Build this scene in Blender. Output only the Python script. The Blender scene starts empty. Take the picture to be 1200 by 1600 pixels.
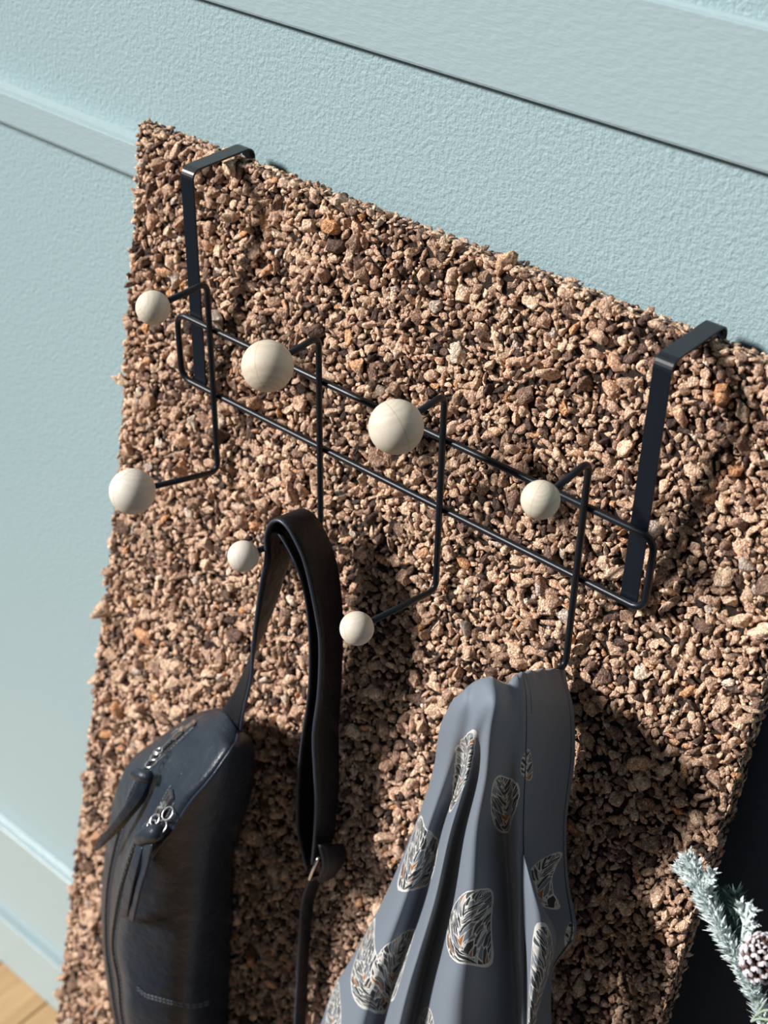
import bpy, math, random
import numpy as np
from mathutils import Vector, Matrix

rng = np.random.default_rng(7)
random.seed(7)
SC = bpy.context.scene
COL = SC.collection
H = 1.534                                    # eye height of the photographer above the floor

# ------------------------------------------------------------------ camera, light, exposure
RC = np.array([[0.7568192, 0.39437285, -0.52124347],
               [0.65342623, -0.43686886, 0.61820689],
               [0.01608897, -0.808465, -0.5883243]])   # rows: world X, Y, Z in (right, down, forward)
FPX = 2311.0
cd = bpy.data.cameras.new('camera')
cam = bpy.data.objects.new('camera', cd)
COL.objects.link(cam)
cd.sensor_fit = 'VERTICAL'
cd.sensor_height = 36.0
cd.sensor_width = 27.0
cd.lens = FPX / 1600.0 * 36.0
cd.clip_start = 0.01
rt, up, bk = RC[:, 0], -RC[:, 1], -RC[:, 2]
cam.matrix_world = Matrix(((rt[0], up[0], bk[0], 0.0), (rt[1], up[1], bk[1], 0.0),
                           (rt[2], up[2], bk[2], H), (0, 0, 0, 1)))
cd.dof.use_dof = True
cd.dof.focus_distance = 0.80
cd.dof.aperture_fstop = 9.0
SC.camera = cam

world = bpy.data.worlds.new('room_light')
SC.world = world
world.use_nodes = True
bgn = world.node_tree.nodes['Background']
bgn.inputs['Color'].default_value = (0.80, 0.90, 1.0, 1)
bgn.inputs['Strength'].default_value = 0.095

sl = bpy.data.lights.new('window_sun', 'SUN')
sl.energy = 6.5
sl.angle = math.radians(10.0)
sl.color = (1.0, 0.965, 0.92)
so = bpy.data.objects.new('window_sun', sl)
COL.objects.link(so)
so.location = (-2.0, -1.5, 3.2)
so.rotation_euler = Vector((0.62, 0.61, -0.50)).to_track_quat('-Z', 'Y').to_euler()

vs = SC.view_settings
vs.view_transform = 'Standard'
vs.look = 'None'
vs.gamma = 1.0
vs.exposure = 0.0
vs.use_curve_mapping = False

# ------------------------------------------------------------------ helpers
LEAN = math.radians(10.5)
CL, SL = math.cos(LEAN), math.sin(LEAN)
BN = np.array([0.0, -CL, SL])                # outward normal of the cork face
BD = np.array([0.0, -SL, -CL])               # down the cork face
BX = np.array([1.0, 0.0, 0.0])
BP = np.array([0.0, 0.5380, -0.543 + H])     # a point of the cork face
OV = np.array([0.0, 0.0, H])


def ray(px, py):
    r = RC @ np.array([px - 600.0, py - 800.0, FPX])
    return r / np.linalg.norm(r)


def at(px, py, off):
    """point standing `off` metres in front of the cork face on the sight line of a measured spot"""
    r = ray(px, py)
    t = ((BP + BN * off - OV) @ BN) / (r @ BN)
    return OV + r * t


def at_y(px, py, y):
    r = ray(px, py)
    return OV + r * (y / r[1])


def mesh_np(name, verts, faces, smooth=False, attr=None):
    """faces: (n,3) or (n,4) int array"""
    verts = np.asarray(verts, np.float32)
    faces = np.asarray(faces, np.int32)
    k = faces.shape[1]
    me = bpy.data.meshes.new(name)
    me.vertices.add(len(verts))
    me.vertices.foreach_set('co', verts.ravel())
    me.loops.add(faces.size)
    me.loops.foreach_set('vertex_index', faces.ravel())
    me.polygons.add(len(faces))
    me.polygons.foreach_set('loop_start', np.arange(0, faces.size, k, dtype=np.int32))
    if attr is not None:
        a = me.attributes.new('tone', 'FLOAT', 'POINT')
        a.data.foreach_set('value', np.asarray(attr, np.float32))
    me.update(calc_edges=True)
    me.validate()
    if smooth:
        me.polygons.foreach_set('use_smooth', np.ones(len(faces), bool))
    return me


class MB:
    def __init__(self):
        self.v, self.f = [], []

    def add(self, verts, faces):
        n = len(self.v)
        self.v += [tuple(p) for p in verts]
        self.f += [tuple(i + n for i in f) for f in faces]

    def box(self, lo, hi):
        (x0, y0, z0), (x1, y1, z1) = lo, hi
        self.add([(x0, y0, z0), (x1, y0, z0), (x1, y1, z0), (x0, y1, z0),
                  (x0, y0, z1), (x1, y0, z1), (x1, y1, z1), (x0, y1, z1)],
                 [(0, 3, 2, 1), (4, 5, 6, 7), (0, 1, 5, 4), (1, 2, 6, 5), (2, 3, 7, 6), (3, 0, 4, 7)])

    def obox(self, c, ax, ay, az):
        c, ax, ay, az = map(np.asarray, (c, ax, ay, az))
        p = [c + sx * ax + sy * ay + sz * az for sz in (-1, 1) for sx, sy in ((-1, -1), (1, -1), (1, 1), (-1, 1))]
        self.add(p, [(0, 3, 2, 1), (4, 5, 6, 7), (0, 1, 5, 4), (1, 2, 6, 5), (2, 3, 7, 6), (3, 0, 4, 7)])

    def tube(self, pts, r, n=10, closed=False, caps=True):
        P = np.asarray(pts, float)
        m = len(P)
        if np.isscalar(r):
            r = [r] * m
        T = (np.roll(P, -1, 0) - np.roll(P, 1, 0)) if closed else np.gradient(P, axis=0)
        T /= np.linalg.norm(T, axis=1)[:, None] + 1e-12
        a = np.array([0, 0, 1.0]) if abs(T[0][2]) < 0.9 else np.array([1.0, 0, 0])
        N = np.cross(T[0], a)
        N /= np.linalg.norm(N)
        vs_ = []
        for i in range(m):
            N = N - (N @ T[i]) * T[i]
            N /= np.linalg.norm(N)
            B = np.cross(T[i], N)
            for k in range(n):
                w = 2 * math.pi * k / n
                vs_.append(P[i] + r[i] * (math.cos(w) * N + math.sin(w) * B))
        fs = []
        for i in range(m if closed else m - 1):
            j = (i + 1) % m
            for k in range(n):
                q = (k + 1) % n
                fs.append((i * n + k, i * n + q, j * n + q, j * n + k))
        if caps and not closed:
            fs.append(tuple(range(n))[::-1])
            fs.append(tuple((m - 1) * n + k for k in range(n)))
        self.add(vs_, fs)

    def profile_x(self, prof, x0, x1, closed=True):
        """extrude a (y,z) outline along X"""
        n = len(prof)
        v = [(x0, y, z) for y, z in prof] + [(x1, y, z) for y, z in prof]
        f = [(i, (i + 1) % n, n + (i + 1) % n, n + i) for i in range(n)]
        f += [tuple(range(n))[::-1], tuple(range(n, 2 * n))]
        self.add(v, f)

    def mesh(self, name, smooth=False):
        me = bpy.data.meshes.new(name)
        me.from_pydata([tuple(map(float, p)) for p in self.v], [], self.f)
        me.update()
        if smooth:
            me.polygons.foreach_set('use_smooth', [True] * len(me.polygons))
        return me


def obj(name, me, mat=None, parent=None, **props):
    if isinstance(me, MB):
        me = me.mesh(name, props.pop('smooth', False))
    else:
        props.pop('smooth', None)
    o = bpy.data.objects.new(name, me)
    COL.objects.link(o)
    if mat is not None and not me.materials:
        me.materials.append(mat)
    if parent is not None:
        o.parent = parent
        if parent.parent is None:            # parts of parts already sit in world space
            o.matrix_parent_inverse = Matrix.Translation(-parent.location)
    for k, v in props.items():
        o[k] = v
    return o


def thing(name, label, category, loc):
    o = bpy.data.objects.new(name, None)
    COL.objects.link(o)
    o.location = loc
    o.empty_display_size = 0.02
    o['label'] = label
    o['category'] = category
    return o


def bevel(o, w, seg=2):
    m = o.modifiers.new('bevel', 'BEVEL')
    m.width = w
    m.segments = seg
    m.limit_method = 'ANGLE'
    return o


def catmull(P, m, axis=0, closed=False):
    """Catmull-Rom resample of control points along an axis, m steps per span"""
    P = np.moveaxis(np.asarray(P, float), axis, 0)
    n = len(P)
    if closed:
        ext = np.concatenate([P[-1:], P, P[:2]])
        spans = n
    else:
        ext = np.concatenate([2 * P[:1] - P[1:2], P, 2 * P[-1:] - P[-2:-1]])
        spans = n - 1
    out = []
    for i in range(spans):
        a, b, c, d = ext[i], ext[i + 1], ext[i + 2], ext[i + 3]
        for k in range(m):
            t = k / m
            out.append(0.5 * (2 * b + (c - a) * t + (2 * a - 5 * b + 4 * c - d) * t * t + (3 * b - a - 3 * c + d) * t ** 3))
    if not closed:
        out.append(P[-1])
    return np.moveaxis(np.array(out), 0, axis)


def grid_faces(nv, nu, wrap=False):
    i = np.arange(nv - 1)[:, None]
    j = np.arange(nu if wrap else nu - 1)[None, :]
    j2 = (j + 1) % nu
    a = i * nu + j
    b = i * nu + j2
    c = (i + 1) * nu + j2
    d = (i + 1) * nu + j
    return np.stack([a, d, c, b], -1).reshape(-1, 4)


def fillet(pts, rad, n=6):
    pts = [np.asarray(p, float) for p in pts]
    out = [pts[0]]
    for a, b, c in zip(pts[:-2], pts[1:-1], pts[2:]):
        u, v = (a - b), (c - b)
        lu, lv = np.linalg.norm(u), np.linalg.norm(v)
        u, v = u / lu, v / lv
        ang = math.acos(max(-1, min(1, u @ v)))
        d = min(rad / math.tan(ang / 2), lu * .45, lv * .45)
        p, q = b + u * d, b + v * d
        for k in range(n + 1):
            t = k / n
            out.append((1 - t) ** 2 * p + 2 * t * (1 - t) * (b * 0.75 + (p + q) * 0.125) + t * t * q)
    out.append(pts[-1])
    return np.array(out)


# ------------------------------------------------------------------ materials
class NT:
    def __init__(self, name):
        self.m = bpy.data.materials.new(name)
        self.m.use_nodes = True
        self.t = self.m.node_tree
        self.b = self.t.nodes['Principled BSDF']

    def n(self, typ, **kw):
        nd = self.t.nodes.new(typ)
        for k, v in kw.items():
            if k.startswith('i_'):
                key = k[2:]
                nd.inputs[int(key) if key.isdigit() else key].default_value = v
            else:
                setattr(nd, k, v)
        return nd

    def l(self, a, b):
        self.t.links.new(a, b)

    def set(self, **kw):
        for k, v in kw.items():
            self.b.inputs[k.replace('_', ' ')].default_value = v

    def noise(self, vec, scale, detail=4, rough=0.55):
        nd = self.n('ShaderNodeTexNoise')
        nd.inputs['Scale'].default_value = scale
        nd.inputs['Detail'].default_value = detail
        nd.inputs['Roughness'].default_value = rough
        if vec is not None:
            self.l(vec, nd.inputs['Vector'])
        return nd

    def ramp(self, fac, stops, interp='LINEAR'):
        r = self.n('ShaderNodeValToRGB')
        cr = r.color_ramp
        cr.interpolation = interp
        while len(cr.elements) < len(stops):
            cr.elements.new(0.5)
        for e, (p, c) in zip(cr.elements, stops):
            e.position = p
            e.color = (*c, 1) if len(c) == 3 else c
        self.l(fac, r.inputs[0])
        return r

    def math(self, op, a, b=None, clamp=False):
        nd = self.n('ShaderNodeMath', operation=op, use_clamp=clamp)
        for i, x in enumerate((a, b)):
            if x is None:
                continue
            if isinstance(x, (int, float)):
                nd.inputs[i].default_value = x
            else:
                self.l(x, nd.inputs[i])
        return nd.outputs[0]

    def mix(self, fac, a, b, mode='MIX'):
        nd = self.n('ShaderNodeMix', data_type='RGBA', blend_type=mode)
        for i, x in ((0, fac), (6, a), (7, b)):
            if isinstance(x, (int, float)):
                nd.inputs[i].default_value = x
            elif isinstance(x, tuple):
                nd.inputs[i].default_value = (*x, 1) if len(x) == 3 else x
            else:
                self.l(x, nd.inputs[i])
        return nd.outputs[2]

    def bump(self, h, strength, dist, prev=None):
        b = self.n('ShaderNodeBump')
        b.inputs['Strength'].default_value = strength
        b.inputs['Distance'].default_value = dist
        self.l(h, b.inputs['Height'])
        if prev is not None:
            self.l(prev, b.inputs['Normal'])
        self.l(b.outputs[0], self.b.inputs['Normal'])
        return b.outputs[0]

    def pos(self):
        return self.n('ShaderNodeNewGeometry').outputs['Position']

    def mapping(self, vec, scale=(1, 1, 1), rot=(0, 0, 0), loc=(0, 0, 0)):
        mp = self.n('ShaderNodeMapping')
        mp.inputs['Scale'].default_value = scale
        mp.inputs['Rotation'].default_value = rot
        mp.inputs['Location'].default_value = loc
        self.l(vec, mp.inputs['Vector'])
        return mp.outputs[0]


def mat_paint(name, col, rough, bump_s, stretch=None):
    M = NT(name)
    p = M.pos()
    q = M.mapping(p, stretch) if stretch else p
    n1 = M.noise(q, 700, 3, 0.6)
    n2 = M.noise(q, 330, 2, 0.5)
    big = M.noise(p, 3.0, 2, 0.5)
    c = M.mix(M.math('MULTIPLY', big.outputs[0], 0.35), col, tuple(min(1, x * 1.06) for x in col))
    vor = M.n('ShaderNodeTexVoronoi')
    vor.inputs['Scale'].default_value = 14.0
    M.l(p, vor.inputs['Vector'])
    spot = M.math('LESS_THAN', vor.outputs['Distance'], 0.022)
    c = M.mix(M.math('MULTIPLY', spot, 0.55), c, tuple(x * 0.35 for x in col))
    M.l(c, M.b.inputs['Base Color'])
    M.set(Roughness=rough)
    h = M.math('ADD', M.math('MULTIPLY', n1.outputs[0], 0.5), n2.outputs[0])
    M.bump(h, bump_s, 0.0022)
    return M.m


TEAL = (0.318, 0.437, 0.470)
M_WALL = mat_paint('teal_wall_paint', TEAL, 0.42, 0.44)
M_RAIL = mat_paint('teal_rail_paint', (0.332, 0.432, 0.462), 0.40, 0.17, (0.35, 1, 1))


def mat_metal_black():
    M = NT('black_powder_coat')
    n = M.noise(M.pos(), 2500, 2, 0.5)
    M.set(Base_Color=(0.005, 0.008, 0.014, 1), Roughness=0.36, Specular_IOR_Level=0.38)
    M.bump(n.outputs[0], 0.12, 0.0003)
    return M.m


M_METAL = mat_metal_black()


def mat_ball(name, base, dark, seed):
    M = NT(name)
    tc = M.n('ShaderNodeTexCoord').outputs['Object']
    q = M.mapping(tc, (1, 1, 1), (seed * 1.3, seed * 0.7, seed * 2.1), (seed * .3, 0, 0))
    n = M.noise(M.mapping(q, (1, 1, 0.10)), 16, 4, 0.65)
    w = M.n('ShaderNodeTexWave', wave_type='RINGS', rings_direction='X')
    w.inputs['Scale'].default_value = 1.6
    w.inputs['Distortion'].default_value = 2.5
    w.inputs['Detail'].default_value = 2
    w.inputs['Detail Scale'].default_value = 2
    M.l(q, w.inputs['Vector'])
    f = M.math('ADD', M.math('MULTIPLY', w.outputs['Fac'], 0.30), M.math('MULTIPLY', n.outputs[0], 0.45))
    c = M.ramp(f, [(0.1, base), (0.9, dark)])
    # one darker growth-ring line crossing the ball
    sep = M.n('ShaderNodeSeparateXYZ')
    M.l(q, sep.inputs[0])
    ln = M.math('ABSOLUTE', M.math('SUBTRACT', sep.outputs[2], M.math('MULTIPLY', n.outputs[0], 0.12)))
    mask = M.math('LESS_THAN', ln, 0.022)
    c2 = M.mix(M.math('MULTIPLY', mask, 0.45), c.outputs[0], (0.42, 0.31, 0.20))
    M.l(c2, M.b.inputs['Base Color'])
    M.set(Roughness=0.62)
    M.bump(n.outputs[0], 0.12, 0.0006)
    return M.m


def mat_cork(name, core=False):
    M = NT(name)
    p = M.pos()
    at_ = M.n('ShaderNodeAttribute', attribute_name='tone')
    ramp = M.ramp(at_.outputs['Fac'], [
        (0.00, (0.055, 0.040, 0.036)), (0.07, (0.13, 0.088, 0.072)), (0.17, (0.30, 0.20, 0.15)),
        (0.30, (0.50, 0.345, 0.25)), (0.45, (0.63, 0.445, 0.325)), (0.60, (0.72, 0.53, 0.39)),
        (0.74, (0.80, 0.62, 0.46)), (0.86, (0.75, 0.49, 0.34)), (0.92, (0.62, 0.33, 0.16)),
        (0.955, (0.56, 0.49, 0.43)), (1.0, (0.86, 0.74, 0.59))])
    n1 = M.noise(p, 330, 5, 0.7)
    n2 = M.noise(p, 1100, 4, 0.65)
    streak = M.noise(M.mapping(p, (1, 1, 0.3), (0.5, 0.2, 0.8)), 1500, 3, 0.6)
    col = ramp.outputs[0]
    dk = M.ramp(n2.outputs[0], [(0.34, (0.25, 0.17, 0.13)), (0.45, (0.92, 0.88, 0.84)), (0.62, (1.30, 1.27, 1.2))])
    col = M.mix(0.85, col, dk.outputs[0], 'MULTIPLY')
    blot = M.ramp(n1.outputs[0], [(0.26, (0.50, 0.40, 0.35)), (0.45, (1, 1, 1))])
    col = M.mix(0.7, col, blot.outputs[0], 'MULTIPLY')
    wob = M.n('ShaderNodeVectorMath', operation='MULTIPLY_ADD')
    M.l(n1.outputs['Color'], wob.inputs[0])
    wob.inputs[1].default_value = (0.004, 0.004, 0.004)
    M.l(p, wob.inputs[2])
    flake = M.mapping(wob.outputs[0], (1.0, 0.8, 0.55), (0.4, 0.9, 0.3))
    vf = M.n('ShaderNodeTexVoronoi', feature='F1')
    vf.inputs['Scale'].default_value = 620
    M.l(flake, vf.inputs['Vector'])
    vd = M.n('ShaderNodeTexVoronoi', feature='DISTANCE_TO_EDGE')
    vd.inputs['Scale'].default_value = 620
    M.l(flake, vd.inputs['Vector'])
    fc = M.n('ShaderNodeSeparateColor')
    M.l(vf.outputs['Color'], fc.inputs[0])
    cell = M.ramp(fc.outputs[0], [(0.0, (0.62, 0.57, 0.54)), (0.5, (1.0, 0.98, 0.96)), (1.0, (1.34, 1.32, 1.28))])
    col = M.mix(0.9, col, cell.outputs[0], 'MULTIPLY')
    crack = M.ramp(vd.outputs['Distance'], [(0.0, (0.34, 0.25, 0.20)), (0.08, (1, 1, 1))])
    col = M.mix(0.75, col, crack.outputs[0], 'MULTIPLY')
    col = M.mix(1.0, col, (1.85, 1.88, 1.98), 'MULTIPLY')
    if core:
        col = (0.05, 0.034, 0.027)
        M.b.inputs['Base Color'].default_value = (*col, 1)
    else:
        M.l(col, M.b.inputs['Base Color'])
    M.set(Roughness=0.82, Specular_IOR_Level=0.3)
    h = M.math('ADD', M.math('MULTIPLY', n1.outputs[0], 0.9), M.math('ADD', M.math('MULTIPLY', n2.outputs[0], 0.55), M.math('MULTIPLY', streak.outputs[0], 0.35)))
    h = M.math('ADD', h, M.math('MULTIPLY', M.math('MINIMUM', vd.outputs['Distance'], 0.35), 1.1))
    h = M.math('ADD', h, M.math('MULTIPLY', fc.outputs[1], 0.35))
    M.bump(h, 0.9, 0.0030)
    return M.m


M_CORK = mat_cork('cork_crumb')
M_CORE = mat_cork('cork_binder', True)


def mat_leather(name, col=(0.018, 0.026, 0.039), rough=0.38):
    M = NT(name)
    p = M.pos()
    v = M.n('ShaderNodeTexVoronoi', feature='DISTANCE_TO_EDGE')
    v.inputs['Scale'].default_value = 900
    M.l(p, v.inputs['Vector'])
    n = M.noise(p, 55, 4, 0.6)
    M.set(Base_Color=(*col, 1), Specular_IOR_Level=0.30)
    r = M.ramp(n.outputs[0], [(0.3, (rough - .06,) * 3), (0.7, (rough + .10,) * 3)])
    M.l(r.outputs[0], M.b.inputs['Roughness'])
    b = M.bump(v.outputs[0], 0.22, 0.0005)
    M.bump(n.outputs[0], 0.45, 0.004, b)
    return M.m


M_LEATHER = mat_leather('black_leather')
M_STRAP = mat_leather('black_strap_leather', (0.004, 0.005, 0.008), 0.48)
M_EDGE = NT('strap_edge_highlight')
M_EDGE.set(Base_Color=(0.035, 0.042, 0.06, 1), Roughness=0.4)  # highlight on the straps' front edges, put in as a lighter colour
M_EDGE = M_EDGE.m
M_CHROME = NT('zip_nickel')
M_CHROME.set(Base_Color=(0.78, 0.78, 0.79, 1), Metallic=1.0, Roughness=0.22)
M_CHROME = M_CHROME.m
M_TAPE = NT('zip_tape')
M_TAPE.set(Base_Color=(0.006, 0.007, 0.009, 1), Roughness=0.75)
M_TAPE = M_TAPE.m
M_THREAD = NT('grey_thread')
M_THREAD.set(Base_Color=(0.22, 0.24, 0.27, 1), Roughness=0.7)
M_THREAD = M_THREAD.m
M_SEAM = NT('slate_seam')
M_SEAM.set(Base_Color=(0.045, 0.058, 0.08, 1), Roughness=0.8)
M_SEAM = M_SEAM.m


def mat_wood_floor():
    M = NT('oak_floor')
    p = M.pos()
    oi = M.n('ShaderNodeObjectInfo').outputs['Random']
    q = M.mapping(p, (1, 0.07, 1))
    n = M.noise(q, 60, 5, 0.6)
    c = M.ramp(n.outputs[0], [(0.3, (0.42, 0.25, 0.115)), (0.7, (0.62, 0.42, 0.22))])
    c2 = M.mix(M.math('MULTIPLY', oi, 0.4), c.outputs[0], (0.40, 0.24, 0.12))
    M.l(c2, M.b.inputs['Base Color'])
    M.set(Roughness=0.4)
    return M.m


M_FLOOR = mat_wood_floor()
M_GAP = NT('floor_underlay')
M_GAP.set(Base_Color=(0.06, 0.04, 0.03, 1), Roughness=0.9)
M_GAP = M_GAP.m


def mat_navy():
    M = NT('dark_navy_lacquer')
    n = M.noise(M.pos(), 300, 3, 0.6)
    c = M.ramp(n.outputs[0], [(0.3, (0.022, 0.042, 0.074)), (0.7, (0.027, 0.050, 0.088))])
    M.l(c.outputs[0], M.b.inputs['Base Color'])
    M.set(Roughness=0.6, Specular_IOR_Level=0.2)
    M.bump(n.outputs[0], 0.1, 0.001)
    return M.m


M_NAVY = mat_navy()

# ------------------------------------------------------------------ setting: panelled wall and floor
WY = 0.600
X0, X1 = -2.6, 1.4


def W(z):
    return z + H


o = MB()
o.box((X0, WY, 0.0), (X1, WY + 0.08, 2.6))
obj('wall_back', o, M_WALL, kind='structure')


def rail(name, ytop, ybot, proud, up_bev, low_r=0.003):
    y = WY - proud
    b = MB()
    prof = [(WY + .002, ybot), (y + low_r, ybot), (y + low_r * .3, ybot + low_r * .3), (y, ybot + low_r),
            (y, ytop - up_bev * .25), (y + .001, ytop), (y + proud * .45, ytop + up_bev * .2), (WY - .001, ytop + up_bev), (WY + .002, ytop + up_bev)]
    b.profile_x(prof, X0, X1)
    return obj(name, b, M_RAIL, kind='structure')


rail('trim_1', W(-0.2050), W(-0.2680), 0.006, 0.0014, 0.002)      # broad rail above the cork
rail('trim_2', W(-0.3728), W(-0.3970), 0.012, 0.0020)             # narrow batten at the left
rail('trim_3', W(-1.2650), W(-1.4200), 0.012, 0.0035)             # bottom rail
rail('baseboard_back', W(-1.4320), 0.0, 0.022, 0.0045)

b = MB()
b.box((X0, -0.35, -0.06), (X1, WY, -0.012))
fl = obj('floor', b, M_GAP, kind='structure')
pw = 0.088
k = 0
x = -1.62
while x < 0.5:
    yy = WY - 0.002 - (0.31 * (k * 7 % 5) / 5.0)
    y_hi = WY - 0.002
    cuts = [y_hi, yy - 0.25, -0.35]
    for ya, yb in zip(cuts[:-1], cuts[1:]):
        b = MB()
        b.box((x + .0006, yb + .0006, -0.012), (x + pw - .0006, ya - .0006, 0.0))
        bevel(obj('floor_plank', b, M_FLOOR, fl), 0.0012, 1)
    x += pw
    k += 1

# ------------------------------------------------------------------ cork panel
PX0, PX1 = -0.6905, -0.2065
THK = 0.0150
ztop = W(-0.3480)
vtop = (BP[2] - ztop) / CL                    # v = distance below BP along the face
P_TOP = BP + BD * ((BP[2] - ztop) / CL) * 1.0
P_TOP = np.array([0.0, BP[1] + (ztop - BP[2]) * math.tan(LEAN), ztop])
LENG = ztop / CL - 0.004


def widen(x, v):
    """the hand-cut left edge runs a little outwards towards the bottom"""
    return PX1 - (PX1 - x) * (1 + 0.075 * np.maximum(0, (v - .25) / .53))


def bpt(x, v, w):
    """x along the panel, v down the face from the top edge, w outwards"""
    x = widen(x, v)
    return P_TOP + BX * x + BD * v + BN * w


cork = thing('cork_panel', 'coarse brown granulated cork panel leaning against the teal wall', 'cork panel',
             tuple(bpt((PX0 + PX1) / 2, LENG, -THK / 2)))
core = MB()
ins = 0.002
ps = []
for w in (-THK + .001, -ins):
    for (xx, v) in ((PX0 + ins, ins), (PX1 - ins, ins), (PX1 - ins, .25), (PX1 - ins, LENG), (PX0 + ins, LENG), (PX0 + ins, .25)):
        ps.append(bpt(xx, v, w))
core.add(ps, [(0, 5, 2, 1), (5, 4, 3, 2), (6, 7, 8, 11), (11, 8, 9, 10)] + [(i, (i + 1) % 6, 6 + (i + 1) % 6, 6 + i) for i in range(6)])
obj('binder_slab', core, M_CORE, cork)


def ico(sub):
    import bmesh
    bm = bmesh.new()
    bmesh.ops.create_icosphere(bm, subdivisions=sub, radius=1.0)
    bm.verts.ensure_lookup_table()
    v = np.array([q.co[:] for q in bm.verts])
    f = np.array([[q.index for q in g.verts] for g in bm.faces])
    bm.free()
    return v, f


ICO = {s: ico(s) for s in (1, 2, 3)}


def crumb_lib(sub, n, planes, jit):
    base, f = ICO[sub]
    out = []
    for _ in range(n):
        v = base.copy()
        # low frequency lumps
        for _k in range(3):
            d = rng.normal(size=3)
            d /= np.linalg.norm(d)
            v *= (1 + 0.17 * np.sin(2.6 * (base @ d) + rng.uniform(0, 6.28)))[:, None]
        if sub > 1:
            for _k in range(4):
                d = rng.normal(size=3)
                d /= np.linalg.norm(d)
                v *= (1 + 0.10 * np.sin(6.0 * (base @ d) + rng.uniform(0, 6.28)))[:, None]
        for _k in range(planes):
            d = rng.normal(size=3)
            d /= np.linalg.norm(d)
            h = rng.uniform(0.40, 0.78)
            s = v @ d
            ov = np.clip(s - h, 0, None)
            v = v - ov[:, None] * d
        v = v * (1 + rng.normal(0, jit, len(v)))[:, None]
        out.append(v)
    return np.array(out), f


LIB = {1: crumb_lib(1, 40, 1, 0.20), 2: crumb_lib(2, 90, 8, 0.075), 3: crumb_lib(3, 40, 9, 0.06)}


def rand_rots(n):
    q = rng.normal(size=(n, 4))
    q /= np.linalg.norm(q, axis=1)[:, None]
    w, x_, y_, z_ = q.T
    return np.stack([np.stack([1 - 2 * (y_ * y_ + z_ * z_), 2 * (x_ * y_ - z_ * w), 2 * (x_ * z_ + y_ * w)], -1),
                     np.stack([2 * (x_ * y_ + z_ * w), 1 - 2 * (x_ * x_ + z_ * z_), 2 * (y_ * z_ - x_ * w)], -1),
                     np.stack([2 * (x_ * z_ - y_ * w), 2 * (y_ * z_ + x_ * w), 1 - 2 * (x_ * x_ + y_ * y_)], -1)], 1)


def tones(n):
    t = rng.beta(2.3, 1.9, n) * 0.80 + 0.04
    u = rng.random(n)
    t = np.where(u < 0.13, rng.uniform(0.0, 0.16, n), t)
    t = np.where(u > 0.93, rng.uniform(0.85, 1.0, n), t)
    return t


FR = np.stack([BX, BD, BN])                    # local (x, v, w) -> world rows


def pack(xa, xb, va, vb, sizes, tight, cell=0.012):
    """throw discs of falling size into a rectangle without much overlap"""
    grid = {}
    out = []
    for r in sizes:
        for _try in range(3):
            px_, pv = random.uniform(xa, xb), random.uniform(va, vb)
            gi, gj = int(px_ / cell), int(pv / cell)
            ok = True
            for a in (-1, 0, 1):
                for c in (-1, 0, 1):
                    for (qx, qv, qr) in grid.get((gi + a, gj + c), ()):
                        if (qx - px_) ** 2 + (qv - pv) ** 2 < (tight * (qr + r)) ** 2:
                            ok = False
                            break
                    if not ok:
                        break
                if not ok:
                    break
            if ok:
                grid.setdefault((gi, gj), []).append((px_, pv, r))
                out.append((px_, pv, r))
                break
    return np.array(out)


def crumb_mesh(cent, rad, sub, flat=(0.55, 1.0), wflat=None, tone=None):
    n = len(cent)
    lib, f = LIB[sub]
    idx = rng.integers(0, len(lib), n)
    V = lib[idx].astype(np.float32)
    S = 1.14 * np.stack([rng.uniform(0.95, 1.75, n), rng.uniform(0.7, 1.2, n), rng.uniform(*flat, n)], -1) * rad[:, None]
    V = V * S[:, None, :]
    V = np.einsum('nij,nkj->nki', rand_rots(n), V)
    if wflat is not None:                      # squash against the surface it sits in
        wn, s = wflat
        d = V @ wn
        V = V - ((1 - s) * d)[..., None] * wn
    V = V + cent[:, None, :]
    k = V.shape[1]
    F = (f[None] + (np.arange(n) * k)[:, None, None]).reshape(-1, 3)
    t = tones(n) if tone is None else tone
    return V.reshape(-1, 3), F, np.repeat(t, k)


VIS = 0.86                                      # below this the bag, the branch and the frame end the view
A = (PX1 - PX0) * VIS
nbig, nmid, nsml = 2000, 21000, 36000
sizes = np.concatenate([np.sort(0.0029 + 0.0036 * rng.random(nbig) ** 1.9)[::-1],
                        np.sort(rng.uniform(0.0016, 0.0030, nmid))[::-1],
                        np.sort(rng.uniform(0.0007, 0.0016, nsml))[::-1]])
disc = pack(PX0 + .0015, PX1 - .0022, .0015, VIS, sizes[:], 0.78)
xs, vv, rr = disc.T
xs = widen(xs, vv)
wpos = rng.uniform(-0.55, 0.15, len(rr)) * rr + rng.normal(0, 0.0006, len(rr)) - .0004
face_c = P_TOP + xs[:, None] * BX + vv[:, None] * BD + wpos[:, None] * BN
# keep the 300 that show largest as objects of their own
cc = (face_c - OV) @ RC
ppx = 600 + FPX * cc[:, 0] / cc[:, 2]
ppy = 800 + FPX * cc[:, 1] / cc[:, 2]
inview = (ppx > 15) & (ppx < 1190) & (ppy > 120) & (ppy < 1590)
hid = ((ppx > 150) & (ppx < 410) & (ppy > 1110)) | ((ppx > 500) & (ppx < 900) & (ppy > 1060) & (ppx > 900 - (ppy - 900) * .62))
app = np.where(inview & ~hid, rr / cc[:, 2], 0)
order = np.argsort(-app)
sel = order[:300]
mask = np.ones(len(rr), bool)
mask[sel] = False
libmeshes = []
lib3, f3 = LIB[3]
t3 = np.linspace(0.08, 0.98, len(lib3))
rng.shuffle(t3)
for v, t in zip(lib3, t3):
    libmeshes.append(mesh_np('cork_granule', v, f3, False, np.full(len(v), t)))
    libmeshes[-1].materials.append(M_CORK)
RT = rand_rots(300)
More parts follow.
